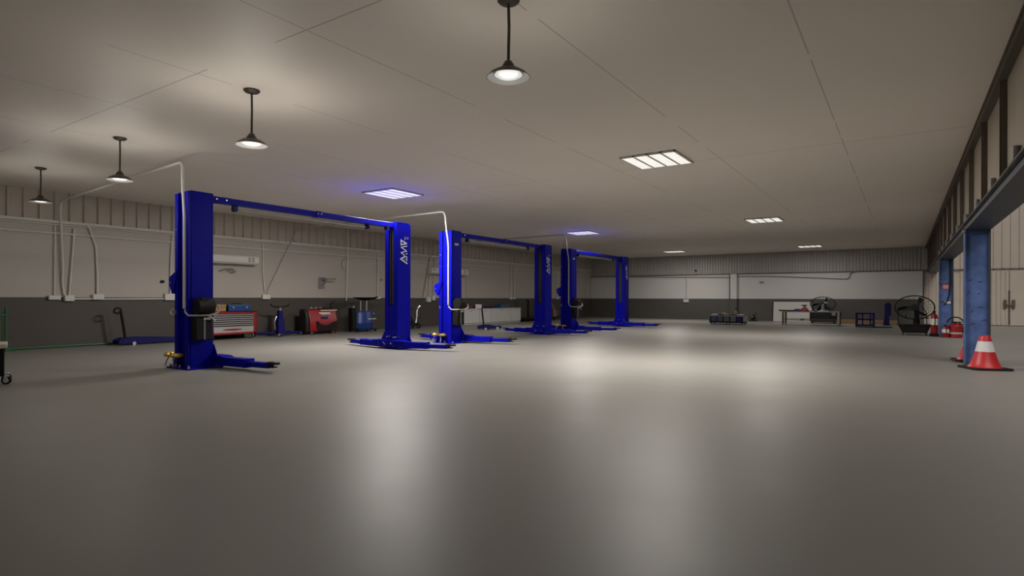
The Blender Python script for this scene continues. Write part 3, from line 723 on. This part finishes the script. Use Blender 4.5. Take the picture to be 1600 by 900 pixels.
# white cabinets
XF = -16.2
edges = [on_x(p, XF)[0] for p in (722, 749, 767.5, 798, 814)]
labs = ['white base cabinet with a red case on top, leftmost of the row', 'narrow white base cabinet second from left behind the upright floor jack', 'wide white base cabinet under the blue toolbox', 'narrow white base cabinet at the right end of the row']
for i in range(4):
    a, b = edges[i], edges[i+1]
    t = thing('base_cabinet', labs[i], 'cabinet', (XF, (a+b)/2, 0), RZ, 'white base cabinets along left wall'); hw = (b-a)/2
    MB().box(-hw+.006, hw-.006, .02, .56, .05, .70).box(-hw+.006, hw-.006, .05, .56, 0, .05).build('body', BOARD, t, bevel=.004)
    MB().box(-hw, hw, -.01, .58, .70, .725).build('top', BOARD, t, bevel=.005)
    dd = MB().box(-hw+.02, hw-.02, .0, .02, .07, .68).build('door', BOARD, t, bevel=.005)
    MB().box(-.07, .07, -.02, .0, .60, .62).build('handle', GREY, dd, bevel=.004)
yr, _ = on_x(732, -16.1)
boxcase('tool_case', 'flat red tool case on the leftmost white cabinet', 'tool case', (-16.25, yr, .725), .95, .35, .10, RED, RED, handle=False)
yr, _ = on_x(767, -16.1)
tag(MB().box(-16.6, -16.25, yr-.75, yr+.55, .725, .80).build('mat_roll', NAVY, bevel=.03), 'long dark blue roll lying on the white cabinets', 'roll')
yr, _ = on_x(792, -16.1)
boxcase('tool_case', 'bright blue toolbox on the wide white cabinet', 'tool case', (-16.22, yr, .725), .62, .36, .16, CYAN, CYAN)
# low black rack beyond the cabinets with drums
ya, _ = on_x(817, -16.1); yb_, _ = on_x(878, -16.1)
t = thing('low_rack', 'low black rack on the floor right of the white cabinets', 'rack', (-16.1, (ya+yb_)/2, 0), RZ); hw = (yb_-ya)/2
MB().box(-hw, hw, -.1, .5, .12, .2).build('shelf', BLACK, t, bevel=.008)
for sx in (-hw+.1, 0, hw-.1):
    for sy in (-.05, .45): MB().box(sx-.03, sx+.03, sy-.03, sy+.03, 0, .12).build('leg', BLACK, t, smooth=False)
yh, _ = on_x(831.5, -16.1)
MB().box(yh-(ya+yb_)/2-.05, yh-(ya+yb_)/2+.05, .2, .28, .2, 1.12).box(yh-(ya+yb_)/2-.16, yh-(ya+yb_)/2+.02, .2, .28, 1.06, 1.14).build('upright', BLACK, t, bevel=.01)
def drum(name, label, px, r, h, m, cap, cat):
    yy, _ = on_x(px, -16.15)
    q = thing(name, label, cat, (-16.3, yy, .2))
    MB().lathe([(0, 0), (r, 0), (r, h*.9), (r*.85, h), (0, h)], 22).build('body', m, q)
    MB().lathe([(0, h), (r*.35, h), (r*.35, h+.05), (0, h+.05)], 14).build('cap', cap, q)
    return q
drum('drum', 'copper brown drum on the low black rack between lifts', 868.5, .24, .36, COPPER, CHROME, 'drum')
drum('drum', 'black canister on the low rack left of the brown drum', 859, .16, .38, BLACK, GREY, 'drum')
yy, _ = on_x(863.5, -16.1)
tag(MB().cyl((-16.0, yy, .2), (-16.0, yy, .52), .055, 14).tube([(-16.0, yy, .52), (-16.02, yy-.06, .70), (-16.05, yy-.18, .88), (-16.05, yy-.3, .92)], .035, 8).build('grease_gun', GREY), 'grey grease gun with bent spout between the canister and brown drum', 'grease gun')
# ------------------------------------------------------------------ back wall equipment (front faces -y)
def backthing(name, label, cat, pl, pr, Y, group=None):
    a, d = on_y(pl, Y); b, _ = on_y(pr, Y)
    return thing(name, label, cat, ((a+b)/2, Y, 0), 0, group), b-a
# bottle crate dolly
_, Yc = floor_at(1135, 507)
t, w = backthing('bottle_dolly', 'low black dolly carrying blue containers before the back wall', 'dolly', 1108, 1162, Yc); hw = w/2
MB().box(-hw, hw, 0, .8, .07, .13).build('deck', BLACK, t, bevel=.01)
for sx in (-hw+.1, 0, hw-.08):
    for sy in (.08, .7): caster('caster', t, sx, sy, .032, BRASS)
MB().box(-hw, hw, 0, .02, .38, .41).box(-hw, hw, .78, .8, .38, .41).box(-hw, -hw+.02, 0, .8, .13, .41).box(hw-.02, hw, 0, .8, .13, .41).build('rail', GREY, t, smooth=False)
n = 5
cm = [TEAL, SLATE, SLATE, DGREY, NAVY]
cl = ['dark teal container, leftmost on the low dolly', 'slate blue container second from left on the low dolly', 'slate container in the middle of the low dolly', 'dark grey container right of middle on the low dolly', 'navy container at the right end of the low dolly']
cw = (w-.10)/n
for i in range(n):
    x0 = t.location.x - hw + .05 + (i+.5)*cw
    q = thing('container', cl[i], 'container', (x0, Yc+.06, .13), 0, 'containers on the low dolly')
    MB().box(-cw/2+.012, cw/2-.012, 0, .62, 0, .30).build('body', cm[i], q, bevel=.02)
    MB().box(-cw/2+.03, cw/2-.03, .05, .55, .30, .34).build('cover', (WHITE, DARK, WOOD, DARK, WHITE)[i], q, bevel=.015)
xo, _ = on_y(1132, Yc+.3)
q = thing('oil_funnel', 'small tan funnel lying on the low dolly containers', 'funnel', (xo, Yc+.35, .47))
MB().lathe([(.16, 0), (.15, .02), (.06, .06), (.02, .10), (0, .10)], 18).build('cone', TAN, q)
xo, _ = on_y(1149.5, Yc+.3)
q = thing('spray_bottle', 'small grey bottle on the right half of the low dolly', 'bottle', (xo, Yc+.35, .47))
MB().lathe([(0, 0), (.07, 0), (.07, .14), (.03, .18), (.03, .22), (0, .22)], 14).build('body', GREY, q)
MB().box(-.05, .03, -.025, .025, .22, .26).build('nozzle', BLACK, q, bevel=.006)
# little dark tripod tool
t, w = backthing('bottle_jack', 'small dark bottle jack on the floor by the back wall', 'bottle jack', 1171, 1183, 33.3)
MB().box(-w/2, w/2, -.15, .15, 0, .06).build('base', DARK, t, bevel=.01)
MB().cyl((0, 0, .06), (0, 0, .24), .10, 16).cyl((.02, 0, .24), (.02, 0, .36), .045, 12).build('ram', DARK, t)
MB().lathe([(0, 0), (.045, 0), (.045, .03), (0, .03)], 14, (-.02, -.12, .22)).build_each('gauge', WHITE, t)
MB().cyl((-.1, -.05, .1), (-.19, -.08, .30), .02, 8).cyl((.13, 0, .08), (.15, 0, .45), .016, 8).build_each('lever', DARK, t)
# white board leaning on the wall
t, w = backthing('lean_board', 'white board leaning against the back wall behind the steel bench', 'board', 1208, 1268, 34.05)
M_ = Matrix.Rotation(math.radians(-9), 4, 'X'); hw = w/2
MB().box(-hw, hw, -.0, .03, 0, 1.06, M_).build('sheet', BOARD, t, bevel=.004)
k = MB(); k.box(-hw-.04, -hw, -.005, .05, 0, 1.08, M_).box(hw, hw+.04, -.005, .05, 0, 1.08, M_).box(-hw, hw, -.005, .05, 1.06, 1.09, M_); k.build('edge_frame', DARK, t, smooth=False)
# steel bench
_, Yc = floor_at(1267, 508.5)
t, w = backthing('work_bench', 'low steel frame bench with tools on it before the back wall', 'bench', 1221.5, 1312, Yc); hw = w/2
MB().box(-hw, hw, 0, .85, .59, .625).build('top', GREY, t, bevel=.006)
lm = {(-1, 0): RUST, (1, 0): PIPE, (-1, 1): RUST, (1, 1): RUST}
for s in (-1, 1):
    for f in (0, 1):
        x_ = s*(hw-.05); y_ = .04 + f*.77
        MB().box(x_-.04, x_+.04, y_-.035, y_+.035, .06, .59).build('leg', lm[(s, f)], t, smooth=False)
        caster('caster', t, x_, y_, .032, CHROME)
MB().box(-hw, hw, .02, .05, .22, .25).box(-hw, hw, .76, .80, .25, .28).box(-hw*.35, -hw*.2, .0, .06, .21, .27).build_each('lower_rail', RUST, t, smooth=False)
bx0, byc = t.location.x, Yc
def bench_px(px): return on_y(px, byc+.3)[0]
q = thing('spray_gun', 'red spray gun with black trigger standing on the steel bench', 'spray gun', (bench_px(1257), byc+.35, .625))
MB().lathe([(0, 0), (.20, 0), (.20, .04), (.12, .13), (.06, .20), (0, .20)], 20).build('cup', RED, q)
MB().cyl((0, 0, .2), (0, 0, .26), .03, 10).box(-.14, .10, -.03, .03, .25, .30).build('gun_head', BLACK, q, bevel=.01)
q = thing('air_wrench', 'small blue air tool on the steel bench left of spray gun', 'air tool', (bench_px(1246), byc+.35, .625))
MB().cyl((-.13, 0, .06), (.13, 0, .06), .058, 14).box(-.05, .03, -.03, .03, 0, .06).build('body', BLUE2, q)
MB().cyl((.13, 0, .06), (.19, 0, .06), .03, 12).build('chuck', CHROME, q)
q = thing('pry_tool', 'black tool lying at the left end of the steel bench', 'tool', (bench_px(1230), byc+.35, .625))
MB().tube([(-.3, 0, .03), (.0, 0, .03), (.3, .05, .03), (.38, .05, .07)], .03, 8).build('shaft', BLACK, q)
MB().cyl((-.36, 0, .035), (-.24, 0, .035), .035, 10).build('grip', DARK, q)
q = thing('glass_jar', 'pale clear funnel bottle on right half of the steel bench', 'bottle', (bench_px(1286), byc+.3, .625))
MB().lathe([(0, 0), (.26, 0), (.25, .02), (.09, .06), (.06, .14), (.06, .26), (.04, .30), (0, .30)], 20).build('body', PEARL, q)
MB().lathe([(0, .30), (.045, .30), (.045, .34), (0, .34)], 14).build('cap', WHITE, q)
q = thing('clamp_tool', 'small blue clamp on steel bench left of the pale bottle', 'tool', (bench_px(1277), byc+.3, .625))
MB().box(-.13, .13, -.06, .06, 0, .05).build('body', NAVY, q, bevel=.01)
MB().cyl((-.06, 0, .05), (-.06, 0, .11), .04, 12).build('knob', CHROME, q)
# fans
def make_fan(name, label, x, y, w_ring, h_ring, zc, tub, head_tilt=0., dark_back=False):
    t = thing(name, label, 'fan', (x, y, 0), 0, 'black industrial fans')
    rx, rz = w_ring/2, h_ring/2
    k = MB(); k.ring((0, -.02, zc), .020, rx, rz, 44).ring((0, .10, zc), .016, rx*.99, rz*.99, 44)
    for s in (.35, .62, .82): k.ring((0, -.10*(1-s*.6), zc), .0035, rx*s, rz*s, 32, 5)
    for i in range(20):
        a = 2*PI*i/20
        k.tube([(rx*.16*math.cos(a), -.10, zc+rz*.16*math.sin(a)), (rx*.6*math.cos(a), -.085, zc+rz*.6*math.sin(a)), (rx*math.cos(a), -.02, zc+rz*math.sin(a))], .0035, 5)
        k.tube([(rx*.2*math.cos(a), .14, zc+rz*.2*math.sin(a)), (rx*.99*math.cos(a), .10, zc+rz*.99*math.sin(a))], .0035, 5)
    k.build('guard', BLACK, t)
    MB().lathe([(0, -.03), (.11, -.03), (.13, .0), (.13, .03), (0, .04)], 20, M=Matrix.Translation((0, -.08, zc)) @ Matrix.Rotation(PI/2, 4, 'X') @ Matrix.Diagonal((rx*1.9, rz*1.9, 1, 1))).build('hub', DARK, t)
    MB().cyl((0, .0, zc), (0, .34, zc), .11, 18).build('motor', DARK, t)
    for i in range(3):
        a0 = 2*PI*i/3 + .9
        k = MB(); pts = []
        n_ = 8
        va = []
        for s in range(n_+1):
            f = .16+.74*s/n_
            wv = .10+.25*math.sin(PI*min(1, s/n_*.85+.1))
            row = []
            for q_ in (-1, 0, 1):
                a = a0 + q_*wv*.55 + .35*(s/n_)
                row.append(k.bm.verts.new((rx*f*math.cos(a), .02+q_*.045, zc+rz*f*math.sin(a))))
            va.append(row)
        for s in range(n_):
            for q_ in range(2): k.bm.faces.new((va[s][q_], va[s][q_+1], va[s+1][q_+1], va[s+1][q_]))
        bl = k.build('blade', BLACK, t)
        so = bl.modifiers.new('thick', 'SOLIDIFY'); so.thickness = .008
    return t
xf_, yf_ = floor_at(1429, 523.5)
f2 = make_fan('mist_fan', 'large black fan on a wheeled tub left of the far blue column', xf_, yf_, 1.10, .78, 1.2-(480.5-467.4)*19.4/915, True)
MB().frustum((-.34, .34, -.24, .26), (-.46, .44, -.30, .32), .08, .34).box(-.50, .48, -.33, .35, .335, .365).build('water_tub', DARK, f2, bevel=.012)
MB().cyl((.06, .22, .36), (.06, .22, .95), .075, 16).cyl((.06, .22, .36), (.06, .22, .50), .10, 16).build_each('pole', BLACK, f2)
MB().tube(ell([(-.46, .12, .36), (-.46, .12, .84), (-.10, .14, .84)], .05), .012, 8).tube(ell([(.20, .05, .55), (-.22, .05, .55), (-.25, .05, .66)], .05), .016, 8).tube(ell([(.06, .1, .55), (.34, .06, .58), (.40, .06, .56)], .05), .016, 8).tube([(.34, .1, .36), (.33, .1, .75), (.22, .12, .92)], .014, 8).build_each('mist_pipe', BLACK, f2)
for (sx, sy) in ((-.32, -.2), (.32, -.2), (-.32, .22), (.32, .22)): caster('caster', f2, sx, sy, .038, CHROME)
xf_, yf_ = floor_at(1286, 505.5)
f1 = make_fan('mist_fan', 'black fan on a black tank behind the steel bench', xf_, yf_, 1.10, .72, 1.2-(475.5-467)*27.6/915, True)
MB().box(-.56, .60, -.25, .45, .10, .62).build('water_tub', DARK, f1, bevel=.03)
MB().box(.40, .56, -.262, -.248, .40, .55).build('white_plate', GREY, f1, smooth=False)
MB().box(-.25, .15, -.265, -.248, .52, .57).build('tub_handle', BLACK, f1, bevel=.006)
MB().cyl((-.28, .2, .62), (-.05, .2, .90), .07, 12).cyl((.05, .22, .62), (.0, .22, .95), .06, 12).build_each('pole', BLACK, f1)
MB().cyl((.06, -.15, zc_ := 1.0), (.20, -.15, 1.0), .05, 12).build('badge', GREY, f1)
for (sx, sy) in ((-.48, -.18), (.48, -.18), (-.48, .38), (.48, .38)): caster('caster', f1, sx, sy, .044, CHROME)
# blue cage stand
_, Yc = floor_at(1351, 511.5)
t, w = backthing('tool_stand', 'small blue steel frame stand before the back wall', 'stand', 1336.5, 1366, Yc); hw = w/2
zt = .60
for sx in (-hw+.03, hw-.03):
    for sy in (.03, .62):
        MB().box(sx-.03, sx+.03, sy-.03, sy+.03, .05, zt).build('post', NAVY, t, smooth=False)
        caster('caster', t, sx, sy, .025, CHROME)
k = MB()
for z_ in (.06, .30, zt-.04):
    for sy in (.03, .62): k.box(-hw, hw, sy-.02, sy+.02, z_, z_+.05)
    for sx in (-hw+.03, hw-.03): k.box(sx-.02, sx+.02, .03, .62, z_, z_+.05)
k.box(-.1, -.05, .01, .05, .1, zt).box(.18, .23, .01, .05, .1, zt)
k.build('rail', NAVY, t, smooth=False)
MB().box(-hw, hw, 0, .65, zt, zt+.02).build('top', NAVY, t, bevel=.004)
tag(MB().box(t.location.x-.3, t.location.x+.98, Yc+.1, Yc+1.1, 0, .014).build('rubber_mat', BLACK, bevel=.004), 'thin dark rubber mat under the small blue frame stand', 'mat')
# blue post jack
_, Yc = floor_at(1385, 508.5)
t, w = backthing('engine_jack', 'blue upright post jack left of the large tub fan', 'jack', 1380, 1391, Yc)
MB().box(-w/2, w/2, -.1, .25, 0, .05).frustum((-w*.48, w*.40, -.08, .2), (-w*.3, w*.36, -.06, .16), .05, .50).build('base', NAVY, t, bevel=.008)
MB().box(-.08, .17, -.03, .13, .45, .98).build('post', NAVY, t, bevel=.02)
MB().cyl((.05, .05, .98), (.05, .05, 1.03), .08, 14).build('head', NAVY, t)
# wooden plank along the wall
xa, _ = on_y(1306, YB-.1); xb, _ = on_y(1403, YB-.1)
tag(MB().box(xa, xb, YB-.13, YB-.01, 0, .16).build('wood_plank', WOOD, bevel=.008), 'pale wooden plank lying along the foot of the back wall', 'plank')
# fire extinguishers
def extinguisher(label, x, y, z, r, h, band=True, m=RED):
    q = thing('fire_extinguisher', label, 'fire extinguisher', (x, y, z), -1.2-random.random()*.2, 'fire extinguishers by the far column')
    MB().lathe([(0, 0), (r*.9, 0), (r, .02), (r, h*.72), (r*.8, h*.82), (r*.35, h*.88), (0, h*.88)], 24).build('cylinder', m, q)
    MB().cyl((0, 0, h*.86), (0, 0, h*.94), r*.28, 12).box(-r*.5, r*.9, -r*.15, r*.15, h*.94, h).build_each('valve', BLACK, q)
    MB().tube([(r*.4, 0, h*.92), (r*1.12, -.01, h*.80), (r*1.10, -.02, h*.45), (r*1.0, -.03, h*.25)], r*.12, 8).build_each('hose', BLACK, q)
    if band:
        MB().lathe([(r*1.005, h*.38), (r*1.012, h*.38), (r*1.012, h*.66), (r*1.005, h*.66)], 24).build('white_label', WHITE, q)
    return q
e1 = extinguisher('red fire extinguisher with white label hung left of the far column', .812, 23.22, .10, .10, .72)
MB().box(-.10, .10, -.10, .10, -.10, 0).build('stand', BLACK, e1, bevel=.004)
extinguisher('small red fire extinguisher standing before the far column', 1.08, 22.78, 0, .095, .40)
e3 = extinguisher('fat red extinguisher drum right of the far column foot', 1.335, 22.88, 0, .185, .50, False)
e3.rotation_euler.z = -.2
MB().lathe([(.186, .12), (.189, .12), (.189, .17), (.186, .17)], 24).build('pale_band', PIPE, e3)
MB().tube(arc((0, 0, .42), .22, .3, PI-.2, 10), .02, 8).build('carry_handle', BLACK, e3)
q = thing('canister', 'cream canister half hidden behind the near blue column', 'canister', (1.70, 23.25, 0))
MB().lathe([(0, 0), (.12, 0), (.12, .34), (.10, .39), (0, .40)], 20).build('body', CREAM, q)
MB().lathe([(0, .40), (.04, .40), (.04, .44), (0, .44)], 12).build('cap', WHITE, q)
# traffic cones
def cone(label, x, y, rz):
    q = thing('traffic_cone', label, 'traffic cone', (x, y, 0), rz, 'striped traffic cones')
    k = MB(); R = .305; pts = []
    for cx_, cy_, a0 in ((R-.10, R-.10, 0), (-R+.10, R-.10, PI/2), (-R+.10, -R+.10, PI), (R-.10, -R+.10, 1.5*PI)):
        for i in range(5): pts.append((cx_+.10*math.cos(a0+i*PI/8), cy_+.10*math.sin(a0+i*PI/8)))
    k.prism(pts, 0, .035, 'z'); k.build('base', BLACK, q, bevel=.008)
    P = [(.245, .035), (.215, .07), (.188, .14), (.162, .22), (.140, .30), (.108, .44), (.088, .525), (.072, .568), (.055, .575)]
    def rad(z):
        for (r0, z0), (r1, z1) in zip(P, P[1:]):
            if z0 <= z <= z1: return r0+(r1-r0)*(z-z0)/(z1-z0)
    def seg(z0, z1): return [(rad(z0), z0)] + [p for p in P if z0 < p[1] < z1] + [(rad(z1), z1)]
    MB().lathe(seg(.035, .302), 32).build('lower_body', CONERED, q)
    MB().lathe(seg(.302, .478), 32).build('white_band', CONEWHITE, q)
    MB().lathe(seg(.478, .575) + [(.04, .56), (.0, .55)], 32).build('tip', CONERED, q)
    return q
xk, yk = floor_at(1539, 576.5)
cone('red and white traffic cone in front of the near blue column', xk, yk, math.radians(24))
cone('second traffic cone mostly hidden behind the near blue column', 1.09, 14.36, math.radians(6))
# ------------------------------------------------------------------ daylight
wd = bpy.data.worlds.new('World'); SC.world = wd; wd.use_nodes = True
bg = wd.node_tree.nodes['Background']; bg.inputs['Color'].default_value = (.93, .96, 1, 1); bg.inputs['Strength'].default_value = .11
sun = bpy.data.lights.new('sun', 'SUN'); sun.energy = 1.9; sun.angle = .7; sun.color = (1, .95, .88)
so = bpy.data.objects.new('sun', sun); COL.objects.link(so); so.rotation_euler = (math.radians(38), math.radians(10), math.radians(10))
# ------------------------------------------------------------------ camera
cd = bpy.data.cameras.new('camera'); cam = bpy.data.objects.new('camera', cd); COL.objects.link(cam)
cd.sensor_width = 36; cd.sensor_fit = 'HORIZONTAL'; cd.lens = 36*F/1600; cd.shift_y = 16/1600; cd.clip_end = 300
cam.matrix_world = Matrix.Translation((0, 0, H)) @ Matrix.Rotation(TH, 4, 'Z') @ Matrix.Rotation(PI/2, 4, 'X') @ Matrix.Rotation(ROLL, 4, 'Z')
SC.camera = cam
SC.view_settings.view_transform = 'Standard'; SC.view_settings.look = 'None'; SC.view_settings.gamma = 1; SC.view_settings.exposure = 0
SC.view_settings.use_curve_mapping = False
SC.cycles.max_bounces = 8; SC.cycles.diffuse_bounces = 5; SC.cycles.use_denoising = True
SC.cycles.sample_clamp_indirect = 4; SC.cycles.caustics_reflective = False
